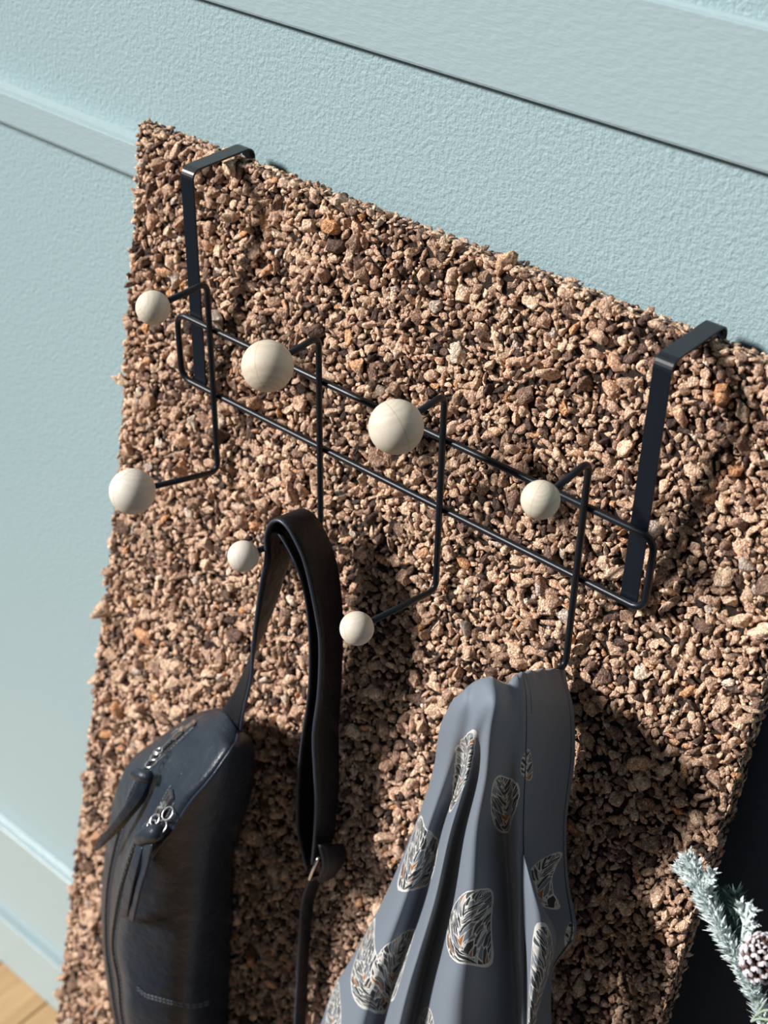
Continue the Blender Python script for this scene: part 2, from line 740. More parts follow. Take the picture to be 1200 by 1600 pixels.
for j, i in enumerate(sel):
    g = bpy.data.objects.new('cork_granule', libmeshes[j % len(libmeshes)])
    COL.objects.link(g)
    g.parent = cork
    s = rr[i] * 1.22
    Mx = Matrix([list(r) for r in RT[j]]).to_4x4()
    loc = Vector(face_c[i]) - cork.location
    g.matrix_basis = Matrix.Translation(loc) @ Mx @ Matrix.Diagonal((s * random.uniform(.95, 1.3), s * random.uniform(.7, 1.0), s * random.uniform(.6, .9), 1))

VS, FS, TS = [], [], []


def push(v, f, t):
    n = sum(len(q) for q in VS)
    VS.append(v)
    FS.append(f + n)
    TS.append(t)


m3 = mask & (rr > 0.0032)
push(*crumb_mesh(face_c[m3], rr[m3] * 1.12, 3))
m2 = mask & (rr > 0.0014) & (rr <= 0.0032)
push(*crumb_mesh(face_c[m2], rr[m2] * 1.12, 2))
m1 = mask & (rr <= 0.0014)
push(*crumb_mesh(face_c[m1], rr[m1] * 1.2, 1))
# lower part of the panel, below the picture
dl = pack(PX0 + .002, PX1 - .002, VIS, LENG - .002, np.sort(rng.uniform(.0025, .0055, 6500))[::-1], 0.80)
cl_ = P_TOP + widen(dl[:, :1], dl[:, 1:2]) * BX + dl[:, 1:2] * BD - .0008 * BN
push(*crumb_mesh(cl_, dl[:, 2] * 1.1, 1))
# cut edges: flatter chips, drawn out along the edge
for kind in ('top', 'left', 'right'):
    L = (PX1 - PX0) if kind == 'top' else LENG
    ns = int(L * 5200)
    ss = np.sort(rng.uniform(.0010, .0026, ns))[::-1]
    dd = pack(0, L, -THK + .0015, 0.0, ss, 0.72)
    if kind == 'top':
        c = np.array([bpt(PX0 + a, .0012, w) for a, w, _ in dd])
        wn = -BD
    elif kind == 'left':
        c = np.array([bpt(PX0 + .0016, a, w) for a, w, _ in dd])
        wn = -BX
    else:
        c = np.array([bpt(PX1 - .0018, a, w - .0008) for a, w, _ in dd])
        wn = BX
    c = c + wn * rng.normal(0, .0005, len(c))[:, None]
    push(*crumb_mesh(c, dd[:, 2] * 1.0, 2 if kind != 'x' else 1, (0.5, 1.0), (wn, 0.6 if kind != 'right' else 0.4)))
print('CRUMBS', m3.sum(), m2.sum(), m1.sum(), sum(len(q) for q in FS))
gm = mesh_np('granule_mass', np.concatenate(VS), np.concatenate(FS), False, np.concatenate(TS))
obj('granule_mass', gm, M_CORK, cork, kind='stuff')

# ------------------------------------------------------------------ coat rack
YW, YR = 0.5326, 0.5365
rack = thing('coat_rack', 'black wire over-door coat rack with pale wooden ball ends hung over the cork panel', 'coat rack',
             (-0.45, YR, W(-0.55)))
RW = 0.0020
b = MB()
xl, xr, zt, zb = -0.6232, -0.2758, W(-0.4412), W(-0.4876)
pth = fillet([((xl + xr) / 2, YR, zt), (xr, YR, zt), (xr, YR, zb), (xl, YR, zb), (xl, YR, zt), ((xl + xr) / 2 - .001, YR, zt)], 0.0075, 6)
b.tube(pth, RW, 12, closed=True)
obj('rail_loop', b, M_METAL, rack, smooth=True)


def strap(xc):
    t = 0.0013
    yf, yb = 0.5385, 0.5885
    path = fillet([(0, yf + t / 2, W(-0.4885)), (0, yf + t / 2, W(-0.3440)), (0, yb + t / 2, W(-0.3440)), (0, yb + t / 2, W(-0.3580))], 0.0052, 6)
    n = len(path)
    T = np.gradient(path, axis=0)
    T /= np.linalg.norm(T, axis=1)[:, None]
    Nn = np.cross(np.array([1.0, 0, 0]), T)
    hw = 0.0051
    v, f = [], []
    for i in range(n):
        for sx, sn in ((-1, -1), (1, -1), (1, 1), (-1, 1)):
            p = path[i] + Nn[i] * sn * t / 2
            v.append((xc + sx * hw, p[1], p[2]))
    for i in range(n - 1):
        for k in range(4):
            q = (k + 1) % 4
            f.append((i * 4 + k, i * 4 + q, (i + 1) * 4 + q, (i + 1) * 4 + k))
    f += [(3, 2, 1, 0), tuple((n - 1) * 4 + k for k in range(4))]
    b = MB()
    b.add(v, f)
    return bevel(obj('over_door_strap', b, M_METAL, rack), 0.00025, 2)


strap(-0.6085)
strap(-0.2868)

SPH = ICO[3]


def uv_ball(seed):
    """a turned wooden ball: sphere with a slight facet where the peg hole is"""
    import bmesh
    bm = bmesh.new()
    bmesh.ops.create_uvsphere(bm, u_segments=40, v_segments=24, radius=1.0)
    for v in bm.verts:
        if v.co.z > 0.955:
            v.co.z = 0.955 - (0.05 if v.co.x ** 2 + v.co.y ** 2 < 0.01 else 0)
    me = bpy.data.meshes.new('wooden_ball')
    bm.to_mesh(me)
    bm.free()
    me.polygons.foreach_set('use_smooth', [True] * len(me.polygons))
    return me


wires = [(-0.5900, (.4901, -.4075), (.4619, -.5220), .0100, .0142, -.4076),
         (-0.4997, (.4917, -.4111), (.4666, -.5276), .0144, .0092, -.4096),
         (-0.4086, (.4929, -.4116), (.4635, -.5287), .0144, .0095, -.4100),
         (-0.3160, (.4913, -.4124), (.4640, -.5292), .0096, .0142, -.4106)]
seed = 1
ball_cols = [((0.663, 0.602, 0.506), (0.497, 0.418, 0.323)), ((0.688, 0.644, 0.576), (0.580, 0.519, 0.437)),
             ((0.646, 0.568, 0.463), (0.497, 0.410, 0.306)), ((0.680, 0.627, 0.559), (0.563, 0.502, 0.428)),
             ((0.663, 0.593, 0.498), (0.514, 0.435, 0.341)), ((0.680, 0.619, 0.532), (0.547, 0.468, 0.375)),
             ((0.663, 0.602, 0.498), (0.531, 0.452, 0.349)), ((0.663, 0.602, 0.506), (0.514, 0.435, 0.349))]
for wi, (x, u, l, ru, rl, zc) in enumerate(wires):
    zl = -.5430 if wi < 3 else -.5475
    pts = [(x, u[0], W(u[1])), (x, YW, W(zc)), (x, YW, W(zl)), (x, l[0], W(l[1]))]
    b = MB()
    b.tube(fillet(pts, 0.0052, 6), 0.0019, 12)
    hw_ = obj('hook_wire', b, M_METAL, rack, smooth=True)
    for kk, (end, nxt, r) in enumerate(((pts[0], pts[1], ru), (pts[3], pts[2], rl))):
        me = uv_ball(seed)
        bc = ball_cols[wi * 2 + kk]
        me.materials.append(mat_ball('pale_wood', bc[0], bc[1], seed))
        o = bpy.data.objects.new('wooden_ball', me)
        COL.objects.link(o)
        o.parent = hw_
        o.location = end
        o.scale = (r, r, r)
        o.rotation_euler = (Vector(nxt) - Vector(end)).to_track_quat('Z', 'Y').to_euler()
        if kk == 0 and wi == 0:
            rack_first = o
        o['label'] = 'pale wooden ball'
        seed += 1

# ------------------------------------------------------------------ dark navy board behind
b = MB()
b.box((-0.520, 0.5585, 0.0), (0.35, 0.5765, 1.000))
bevel(obj('dark_board', b, M_NAVY, label='dark navy lacquered board standing behind the right edge of the cork panel', category='board'), 0.002, 2)

# ------------------------------------------------------------------ leather bag


def net(rows):
    return np.array([[at(*p) for p in r] for r in rows])


def surf(name, P, mv, mu, mat, parent, wrap=False, **kw):
    G = catmull(catmull(P, mv, 0), mu, 1, closed=wrap)
    nv, nu = G.shape[:2]
    me = mesh_np(name, G.reshape(-1, 3), grid_faces(nv, nu, wrap), True)
    return obj(name, me, mat, parent, **kw), G


def row(L, z2, m, z1, p, s, R, gap=.003):
    def back(q, d):
        return (q[0] + d, q[1], gap)
    return [L, z2, m, z1, p, s, R, (R[0] - 8, R[1] - 3, gap), ((L[0] + R[0]) / 2, (L[1] + R[1]) / 2 - 10, gap), (L[0] + 22, L[1] - 8, gap)]


bagrows = [
    row((338, 1113, .034), (341, 1111, .040), (346, 1111, .045), (355, 1117, .050), (372, 1141, .055), (384, 1147, .045), (391, 1153, .030), .024),
    row((309, 1117, .030), (316, 1124, .048), (332, 1130, .056), (347, 1140, .062), (369, 1160, .064), (385, 1163, .050), (397, 1166, .026), .012),
    row((280, 1131, .030), (292, 1143, .055), (318, 1151, .066), (335, 1163, .073), (359, 1174, .074), (382, 1184, .052), (398, 1185, .022), .006),
    row((237, 1163, .028), (262, 1170, .058), (285, 1190, .074), (305, 1207, .083), (331, 1214, .085), (370, 1228, .056), (393, 1228, .018), .004),
    row((202, 1192, .028), (236, 1196, .060), (258, 1220, .078), (275, 1236, .088), (298, 1253, .091), (350, 1278, .058), (378, 1280, .015)),
    row((180, 1240, .028), (207, 1244, .060), (228, 1266, .078), (248, 1282, .089), (270, 1296, .093), (335, 1318, .060), (364, 1325, .012)),
    row((168, 1305, .028), (188, 1304, .058), (203, 1311, .075), (218, 1316, .088), (242, 1332, .094), (320, 1368, .064), (361, 1372, .011)),
    row((160, 1367, .027), (175, 1360, .056), (186, 1365, .072), (197, 1373, .085), (220, 1385, .092), (310, 1415, .066), (360, 1418, .010)),
    row((158, 1420, .027), (169, 1415, .055), (177, 1418, .070), (185, 1423, .083), (206, 1430, .091), (300, 1462, .067), (357, 1462, .010)),
    row((160, 1480, .027), (169, 1478, .054), (174, 1477, .067), (179, 1478, .079), (198, 1484, .089), (292, 1512, .067), (354, 1512, .010)),
    row((167, 1537, .027), (176, 1532, .053), (182, 1531, .066), (188, 1532, .078), (204, 1538, .088), (290, 1562, .066), (352, 1562, .010)),
    row((178, 1592, .027), (185, 1591, .052), (189, 1591, .064), (194, 1593, .076), (208, 1598, .086), (290, 1616, .064), (352, 1615, .010)),
    row((196, 1660, .026), (201, 1660, .048), (205, 1660, .058), (210, 1662, .068), (224, 1665, .074), (292, 1678, .056), (350, 1676, .010)),
    row((235, 1735, .020), (240, 1737, .030), (245, 1738, .036), (250, 1740, .040), (262, 1743, .044), (300, 1748, .034), (340, 1745, .010)),
]
bag = thing('sling_bag', 'black leather sling bag with two zips hanging on the second wire hook', 'bag', tuple(at(270, 1740, .02)))
NB = net(bagrows)
body, GB = surf('bag_body', NB, 8, 6, M_LEATHER, bag, wrap=True)
# close both ends
me = body.data
import bmesh
bm = bmesh.new()
bm.from_mesh(me)
bmesh.ops.holes_fill(bm, edges=[e for e in bm.edges if e.is_boundary], sides=0)
bm.to_mesh(me)
bm.free()
me.polygons.foreach_set('use_smooth', [True] * len(me.polygons))


def nrm_off(G, r, c, d):
    """point of the bag surface grid pushed outwards by d"""
    nv, nu = G.shape[:2]
    a = G[min(r + 1, nv - 1), c] - G[max(r - 1, 0), c]
    e = G[r, (c + 1) % nu] - G[r, (c - 1) % nu]
    n = np.cross(a, e)
    n /= np.linalg.norm(n) + 1e-12
    if n @ (OV - G[r, c]) < 0:
        n = -n
    return G[r, c] + n * d, n


def col_line(c, r0, r1, d):
    return np.array([nrm_off(GB, r, c, d)[0] for r in range(r0, r1)])


# piping along the edge between gusset and side panel
b = MB()
b.tube(col_line(24, 3, 50, 0.0004), 0.0013, 8)
obj('piping', b, M_LEATHER, bag, smooth=True, label='raised leather piping')


def zip_line(c, r0, r1, name_):
    """tape strip, teeth and stitching along a column of the bag surface"""
    L = []
    S = []
    for r in range(r0, r1):
        p, n = nrm_off(GB, r, c, 0.0006)
        t = GB[r + 1, c] - GB[r - 1, c]
        t /= np.linalg.norm(t)
        s = np.cross(t, n)
        s /= np.linalg.norm(s)
        L.append((p, n, t, s))
    v, f = [], []
    hw = 0.0040
    for p, n, t, s in L:
        v += [p - s * hw - n * .0008, p - s * hw * .8 + n * .0005, p + n * .0007, p + s * hw * .8 + n * .0005, p + s * hw - n * .0008]
    for i in range(len(L) - 1):
        for k in range(4):
            f.append((i * 5 + k, i * 5 + k + 1, i * 5 + k + 6, i * 5 + k + 5))
    b = MB()
    b.add(v, f)
    z = obj('zipper', b, M_TAPE, bag, smooth=True)
    # teeth
    P = catmull(np.array([q[0] for q in L]), 4, 0)
    N = catmull(np.array([q[1] for q in L]), 4, 0)
    Sd = catmull(np.array([q[3] for q in L]), 4, 0)
    T = np.gradient(P, axis=0)
    cum = np.concatenate([[0], np.cumsum(np.linalg.norm(np.diff(P, axis=0), axis=1))])
    b = MB()
    m = int(cum[-1] / 0.0019)
    for i in range(m):
        q = (i + .5) * 0.0019
        j = min(int(np.searchsorted(cum, q)), len(P) - 1)
        t = T[j] / np.linalg.norm(T[j])
        sd = 1 if i % 2 else -1
        b.obox(P[j] + N[j] * .0010 + Sd[j] * sd * .0008, Sd[j] * .0013, t * .0007, N[j] * .0007)
    obj('zip_teeth', b, M_CHROME if name_ == 'bright' else M_METAL, z, kind='stuff')
    # stitched rows each side
    b = MB()
    for sd in (-1, 1):
        q = 0.0
        while q < cum[-1] - .004:
            j0 = int(np.searchsorted(cum, q))
            j1 = int(np.searchsorted(cum, q + 0.0022))
            if j1 < len(P):
                a, c_ = P[j0] + Sd[j0] * sd * .0066 + N[j0] * .0002, P[j1] + Sd[j1] * sd * .0066 + N[j1] * .0002
                b.tube([a, (a + c_) / 2 + N[j0] * .0003, c_], .00026, 5)
            q += 0.0034
    obj('stitching', b, M_THREAD, z, kind='stuff')
    return L


NR = GB.shape[0]
z2 = zip_line(6, 12, NR - 10, 'dark')      # outer zip
z1 = zip_line(18, 33, NR - 10, 'dark')     # inner zip


def bright_teeth(L, n, parent=bag):
    b = MB()
    P = catmull(np.array([q[0] for q in L[:n]]), 5, 0)
    for i in range(0, len(P) - 1, 2):
        j = min(i // 5, n - 1)
        t = P[i + 1] - P[i]
        t /= np.linalg.norm(t)
        for sd in (-1, 1):
            b.obox(P[i] + L[j][3] * sd * .0016 + L[j][1] * .0013, L[j][3] * .0012, t * .00055, L[j][1] * .0006)
    # bright stop at the end of the row
    b.obox(P[0] + L[0][1] * .0012, L[0][3] * .0034, L[0][2] * .0008, L[0][1] * .0009)
    return obj('open_zip_teeth', b, M_CHROME, parent, label='bright metal zip teeth')


bright_teeth(z2, 5)
bright_teeth(z1, 5)


def slider(p, n, t, s, sc=1.0):
    b = MB()
    b.obox(p + n * .0025, s * .0030 * sc, t * .0052 * sc, n * .0013)
    b.obox(p + n * .0045 + t * .001, s * .0012, t * .0036, n * .0010)
    return bevel(obj('zip_slider', b, M_CHROME, bag, label='bright nickel zip slider'), .0006, 2)


def ring(c, ax, ay, r, w, mat, name_, parent):
    P = [np.asarray(c) + r * (math.cos(a) * np.asarray(ax) + 1.35 * math.sin(a) * np.asarray(ay)) for a in np.linspace(0, 2 * math.pi, 20, endpoint=False)]
    b = MB()
    b.tube(P, w, 8, closed=True)
    return obj(name_, b, mat, parent, smooth=True)


def ribbon_mesh(F, B, t, mid=None):
    """closed leather ribbon between edge polylines F and B"""
    F, B = np.asarray(F), np.asarray(B)
    n = len(F)
    T = np.gradient((F + B) / 2, axis=0)
    Wd = B - F
    N = np.cross(T, Wd)
    N /= np.linalg.norm(N, axis=1)[:, None] + 1e-12
    v, f = [], []
    for i in range(n):
        a, c = F[i], B[i]
        for q, s in ((a, 1), (a * .85 + c * .15, 1.25), (a * .15 + c * .85, 1.25), (c, 1), (c, -1), (a * .15 + c * .85, -1.25), (a * .85 + c * .15, -1.25), (a, -1)):
            v.append(q + N[i] * t / 2 * s)
    for i in range(n - 1):
        for k in range(8):
            q = (k + 1) % 8
            f.append((i * 8 + k, i * 8 + q, (i + 1) * 8 + q, (i + 1) * 8 + k))
    f += [tuple(range(8))[::-1], tuple((n - 1) * 8 + k for k in range(8))]
    b = MB()
    b.add(v, f)
    return b


def ribbon(name, Fp, Bp, t, mat, parent, m=6, **kw):
    F = catmull([at(*p) for p in Fp], m)
    B = catmull([at(*p) for p in Bp], m)
    return obj(name, ribbon_mesh(F, B, t), mat, parent, smooth=True, **kw), F, B


# outer pull: chain of rings, leather knot and strip that hangs past the left silhouette
def pull(tip, chain, knot, strips):
    p, n, t, s = tip
    slider(p, n, t, s)
    for c, r in chain:
        cpt = at(*c)
        vdir = np.array([0, -0.5, .6])
        ring(cpt, s, (t * .8 + n * .4), r, .00055, M_CHROME, 'pull_ring', bag)
    b = MB()
    K = [at(*k) for k in knot[0]]
    b.tube(catmull(K, 5), [knot[1] * q for q in np.interp(np.linspace(0, 1, (len(K) - 1) * 5 + 1), [0, .15, .5, .85, 1], [.6, 1.0, 1.05, 1.0, .6])], 12)
    obj('pull_knot', b, M_LEATHER, bag, smooth=True)
    for Fp, Bp in strips:
        ribbon('pull_tab', Fp, Bp, .0013, M_LEATHER, bag)


pull(z2[6], [((243, 1182, .071), .0032), ((236, 1193, .074), .0036), ((247, 1174, .070), .0028)],
     ([(207, 1208, .078), (217, 1210, .081), (229, 1213, .081), (238, 1215, .078)], .0040),
     [([(217, 1214, .080), (206, 1240, .083), (190, 1266, .084), (172, 1290, .083), (150, 1317, .080)],
       [(236, 1218, .077), (222, 1248, .080), (203, 1272, .082), (182, 1296, .081), (155, 1326, .079)]),
      ([(222, 1216, .077), (212, 1242, .079), (197, 1268, .080), (178, 1294, .079), (148, 1323, .076)],
       [(238, 1220, .074), (227, 1250, .076), (208, 1274, .078), (187, 1298, .077), (152, 1329, .075)])])
pull(z1[4], [((242, 1281, .099), .0034), ((252, 1292, .100), .0040), ((262, 1271, .097), .0040), ((237, 1290, .100), .0034)],
     ([(217, 1312, .099), (228, 1305, .102), (240, 1302, .103), (252, 1298, .102)], .0056),
     [([(214, 1320, .101), (205, 1350, .104), (196, 1382, .104), (191, 1415, .102), (187, 1432, .098)],
       [(224, 1323, .103), (217, 1352, .106), (209, 1384, .106), (203, 1413, .104), (200, 1432, .100)]),
      ([(226, 1318, .103), (220, 1350, .104), (210, 1385, .104), (203, 1415, .102), (204, 1436, .100)],
       [(240, 1318, .104), (232, 1352, .105), (221, 1388, .105), (214, 1418, .103), (209, 1440, .101)])])

# two rows of stitching across the lower side panel
b = MB()
for dz in (0, 8):
    line = catmull([nrm_off(GB, r, c, .0004)[0] for c, r in [(25, 80), (26, 81), (27, 81), (28, 81), (29, 81), (31, 81), (33, 80)]], 8)
    line = line + np.array([0, 0, -dz * .0004])
    for i in range(0, len(line) - 2, 3):
        b.tube([line[i], line[i + 1], line[i + 2]], .0004, 5)
obj('panel_stitching', b, M_THREAD, bag, kind='stuff', label='grey double row of stitching')

# shoulder strap
outerF = [(377, 1150, .050), (376, 1138, .053), (382, 1104, .056), (392, 1060, .057), (395, 1014, .057), (402, 953, .057), (409, 907, .057), (416, 872, .057), (415, 842, .057),
          (421, 820, .057), (434, 813, .057), (449, 824, .057), (465, 852, .056), (476, 879, .055), (486, 919, .053), (495, 965, .050), (500, 1000, .047),
          (500, 1046, .044), (497, 1092, .041), (490, 1148, .038), (492, 1206, .036), (494, 1248, .034), (492, 1305, .031), (488, 1350, .028)]
outerB = [(347, 1122, .046), (352, 1106, .047), (368, 1080, .047), (384, 1046, .045), (401, 1008, .042), (424, 957, .038), (440, 910, .034), (452, 870, .032), (454, 832, .030),
          (457, 806, .030), (472, 797, .030), (490, 806, .030), (508, 834, .028), (521, 868, .026), (529, 908, .024), (533, 950, .021), (534, 985, .018),
          (533, 1030, .015), (531, 1078, .012), (527, 1135, .010), (528, 1193, .009), (527, 1235, .008), (521, 1295, .008), (512, 1338, .008)]
st, F_, B_ = ribbon('shoulder_strap', outerF, outerB, .0022, M_STRAP, bag, 6)
b = MB()
b.tube(F_, .0011, 6)
obj('strap_edge', b, M_EDGE, st, smooth=True, label='strap edge with painted highlight')
inF = [(424, 832, .052), (432, 832, .052), (441, 842, .052), (456, 868, .051), (471, 905, .050), (480, 951, .048), (484, 1000, .045), (484, 1058, .042), (480, 1104, .039),
       (473, 1148, .036), (466, 1210, .034), (464, 1262, .032), (466, 1302, .030), (479, 1360, .026)]
inB = [(447, 824, .034), (457, 822, .034), (472, 832, .033), (487, 856, .031), (499, 895, .029), (507, 941, .026), (511, 990, .023), (511, 1048, .020), (507, 1094, .018),
       (500, 1138, .016), (493, 1200, .014), (491, 1252, .012), (490, 1292, .010), (496, 1350, .008)]
st2, F2, B2 = ribbon('strap_return', inF, inB, .0018, M_STRAP, bag, 6)
b = MB()
b.tube(F2, .0009, 6)
obj('strap_edge', b, M_EDGE, st2, smooth=True, label='strap edge with painted highlight')
tlF = [(486, 1368, .024), (478, 1388, .023), (471, 1415, .021), (467, 1480, .018), (463, 1560, .016), (455, 1640, .015), (420, 1720, .016), (345, 1742, .022)]
tlB = [(503, 1366, .010), (495, 1388, .008), (488, 1415, .007), (482, 1480, .006), (478, 1560, .005), (470, 1640, .005), (430, 1735, .006), (345, 1755, .012)]
st3, F3, B3 = ribbon('strap_tail', tlF, tlB, .002, M_STRAP, bag, 6)
b = MB()
b.tube(F3, .0009, 6)
obj('strap_edge', b, M_EDGE, st3, smooth=True)
bk_pts = [at(483, 1374, .031), at(497, 1340, .033), at(516, 1336, .012), at(505, 1370, .009)]
b = MB()
b.tube(fillet(bk_pts + [bk_pts[0], bk_pts[1] * .5 + bk_pts[0] * .5], .0015, 3)[1:-1], .0011, 10, closed=True)
obj('strap_buckle', b, M_CHROME, bag, smooth=True, label='shiny nickel strap buckle')
ribbon('strap_keeper', [(500, 1320, .036), (506, 1350, .034), (498, 1378, .030)], [(534, 1318, .009), (538, 1340, .009), (520, 1368, .008)], .003, M_STRAP, bag, 5)

# ------------------------------------------------------------------ garment
gar_rows = [
    # behind the hook (hidden): the cloth goes over the ball and down at the back
    [(728, 1150, .030), (728, 1150, .040), (733, 1105, .048), (742, 1098, .048), (750, 1094, .048), (758, 1092, .048), (770, 1092, .047), (795, 1098, .034), (806, 1105, .020), (820, 1095, .016), (850, 1085, .008), (880, 1075, .003), (880, 1077, .003)],
    [(714, 1106, .060), (711, 1095, .070), (727, 1076, .074), (738, 1066, .071), (748, 1061, .072), (757, 1058, .072), (770, 1057, .069), (791, 1069, .057), (801, 1057, .050), (814, 1050, .044), (847, 1045, .024), (880, 1045, .006), (880, 1050, .003)],
    [(697, 1124, .054), (696, 1115, .068), (717, 1103, .082), (737, 1100, .082), (749, 1098, .085), (763, 1097, .086), (779, 1094, .083), (796, 1092, .068), (808, 1082, .062), (821, 1078, .055), (855, 1072, .032), (886, 1070, .010), (884, 1073, .003)],
    [(688, 1150, .042), (686, 1143, .058), (707, 1142, .077), (729, 1143, .079), (739, 1145, .084), (752, 1148, .083), (768, 1145, .086), (794, 1138, .071), (809, 1128, .063), (823, 1120, .056), (860, 1114, .034), (896, 1112, .012), (892, 1116, .003)],
    [(684, 1214, .018), (674, 1210, .034), (693, 1208, .063), (716, 1212, .058), (728, 1216, .075), (740, 1221, .063), (758, 1216, .079), (791, 1210, .062), (807, 1202, .060), (821, 1194, .054), (859, 1190, .034), (897, 1188, .014), (892, 1192, .003)],
    [(655, 1304, .004), (643, 1300, .020), (664, 1300, .052), (686, 1300, .041), (703, 1303, .068), (714, 1307, .048), (743, 1300, .072), (787, 1302, .043), (802, 1296, .054), (818, 1288, .051), (853, 1286, .034), (885, 1284, .016), (880, 1290, .003)],
    [(612, 1406, .003), (600, 1400, .016), (632, 1400, .048), (661, 1400, .034), (681, 1403, .064), (692, 1408, .039), (735, 1400, .070), (794, 1400, .033), (806, 1394, .046), (820, 1385, .044), (855, 1380, .030), (888, 1374, .016), (883, 1380, .003)],
    [(566, 1492, .003), (554, 1488, .015), (600, 1484, .046), (632, 1484, .031), (656, 1486, .061), (671, 1490, .034), (723, 1482, .068), (798, 1474, .028), (808, 1470, .042), (822, 1462, .040), (855, 1460, .028), (901, 1459, .016), (893, 1464, .003)],
    [(534, 1548, .003), (522, 1542, .014), (577, 1542, .045), (612, 1542, .030), (638, 1543, .060), (658, 1548, .033), (713, 1540, .068), (801, 1536, .026), (810, 1530, .040), (822, 1522, .038), (846, 1516, .028), (867, 1512, .016), (862, 1516, .003)],
    [(512, 1612, .003), (499, 1606, .014), (559, 1606, .044), (594, 1606, .029), (622, 1606, .058), (646, 1608, .032), (704, 1604, .066), (803, 1604, .025), (812, 1600, .038), (823, 1594, .036), (842, 1590, .028), (862, 1586, .016), (857, 1590, .003)],
    [(470, 1722, .003), (455, 1716, .014), (530, 1716, .043), (567, 1716, .028), (598, 1716, .056), (626, 1716, .031), (690, 1716, .064), (808, 1716, .024), (818, 1714, .036), (828, 1708, .034), (846, 1702, .028), (864, 1698, .016), (859, 1702, .003)],
    [(446, 1802, .003), (430, 1796, .014), (512, 1796, .042), (550, 1796, .028), (582, 1796, .055), (614, 1796, .031), (682, 1796, .062), (810, 1796, .024), (822, 1794, .036), (832, 1790, .034), (848, 1786, .028), (866, 1780, .016), (861, 1784, .003)],
]
garment = thing('draped_garment', 'slate blue garment with paisley leaf print draped over the rightmost lower hook', 'garment', tuple(at(640, 1800, .02)))
PXN = np.array([[(p[0], p[1]) for p in r] for r in gar_rows], float)
gar_rows = [[(p[0], p[1], p[2] * 1.10 + (.005 if p[2] > .04 else .001)) for p in r] for r in gar_rows]
NG = net(gar_rows)
MV, MU = 14, 12
GG = catmull(catmull(NG, MV, 0), MU, 1)
for _ in range(9):                              # let the folds round off
    GG[:, 1:-1] = GG[:, 1:-1] * .5 + (GG[:, :-2] + GG[:, 2:]) * .25
for _ in range(4):
    GG[1:-1] = GG[1:-1] * .5 + (GG[:-2] + GG[2:]) * .25
# fine slack and creases: soft ripples following the folds
nv, nu = GG.shape[:2]
vi = np.linspace(0, 1, nv)[:, None]
ui = np.linspace(0, 1, nu)[None, :]
rip = 0.0010 * np.sin(ui * 38 + 5 * vi) * np.clip((vi - .25) * 2, 0, 1) * np.sin(vi * 3.0)
pinch = 0.0016 * np.exp(-((ui - .80) / .10) ** 2 - ((vi - .11) / .05) ** 2) * np.sin(ui * 150)
GG = GG + (rip + pinch)[..., None] * BN
# nothing of the cloth may sink into the cork
dist = (GG - BP) @ BN
GG = GG + np.clip(.003 - dist, 0, None)[..., None] * BN
gp = (GG - OV) @ RC
gpx = np.stack([600 + FPX * gp[..., 0] / gp[..., 2], 800 + FPX * gp[..., 1] / gp[..., 2]], -1)
first_front = MV + 4


def arc_uv(G, c0):
    """pattern coordinates in metres: along each row from column c0, and down the cloth"""
    du = np.linalg.norm(np.diff(G, axis=1), axis=2)
    u = np.concatenate([np.zeros((len(G), 1)), np.cumsum(du, 1)], 1)
    u = u - u[:, c0:c0 + 1]
    dv = np.linalg.norm(np.diff(G, axis=0), axis=2).mean(1)
    v = -np.concatenate([[0], np.cumsum(dv)])
    return np.stack([u, np.repeat(v[:, None], G.shape[1], 1)], -1)


def spot(P, UV, px, py):
    """pattern coordinates of a measured spot: local linear fit round the nearest cloth vertices"""
    d = (P[..., 0] - px) ** 2 + (P[..., 1] - py) ** 2
    k = np.argsort(d.ravel())[:6]
    w = 1 / (d.ravel()[k] + .5)
    return (UV.reshape(-1, 2)[k] * w[:, None]).sum(0) / w.sum()


def motif_frame(P, UV, a, c, hw, bend):
    a, c = np.asarray(a, float), np.asarray(c, float)
    ctr = (a + c) / 2
    n = np.array([(a - c)[1], -(a - c)[0]])
    n = -n / np.linalg.norm(n)
    if n[0] < 0:
        n = -n
    ey = (spot(P, UV, *a) - spot(P, UV, *c)) / 2
    ex = (spot(P, UV, *(ctr + n * hw)) - spot(P, UV, *(ctr - n * hw))) / 2
    o_ = (spot(P, UV, *a) + spot(P, UV, *c)) / 2
    K = np.linalg.inv(np.stack([ex, ey], 1))
    return o_, K, np.linalg.norm(ex), np.linalg.norm(ey), bend


def cloth_mesh(name, G, UV):
    nv, nu = G.shape[:2]
    me = mesh_np(name, G.reshape(-1, 3), grid_faces(nv, nu), True)
    uv = me.uv_layers.new(name='UVMap')
    li = np.empty(len(me.loops), np.int32)
    me.loops.foreach_get('vertex_index', li)
    uv.data.foreach_set('uv', UV.reshape(-1, 2)[li].astype(np.float32).ravel())
    return me


# motifs measured on the cloth: two axis ends, half width in metres, bend
MOT = [((737, 1140), (702, 1270), 13, .05), ((784, 1212), (791, 1302), 20, -.06), ((822, 1172), (823, 1219), 9, .2),
       ((660, 1276), (640, 1392), 25, -.12), ((748, 1384), (720, 1508), 34, .24), ((582, 1434), (588, 1582), 27, .05),
       ((640, 1448), (606, 1562), 15, .2), ((862, 1330), (846, 1418), 22, .35), ((668, 1574), (660, 1640), 14, .0),
       ((523, 1532), (519, 1622), 11, .0), ((603, 1362), (585, 1424), 6, .0), ((891, 1440), (885, 1485), 7, .1)]


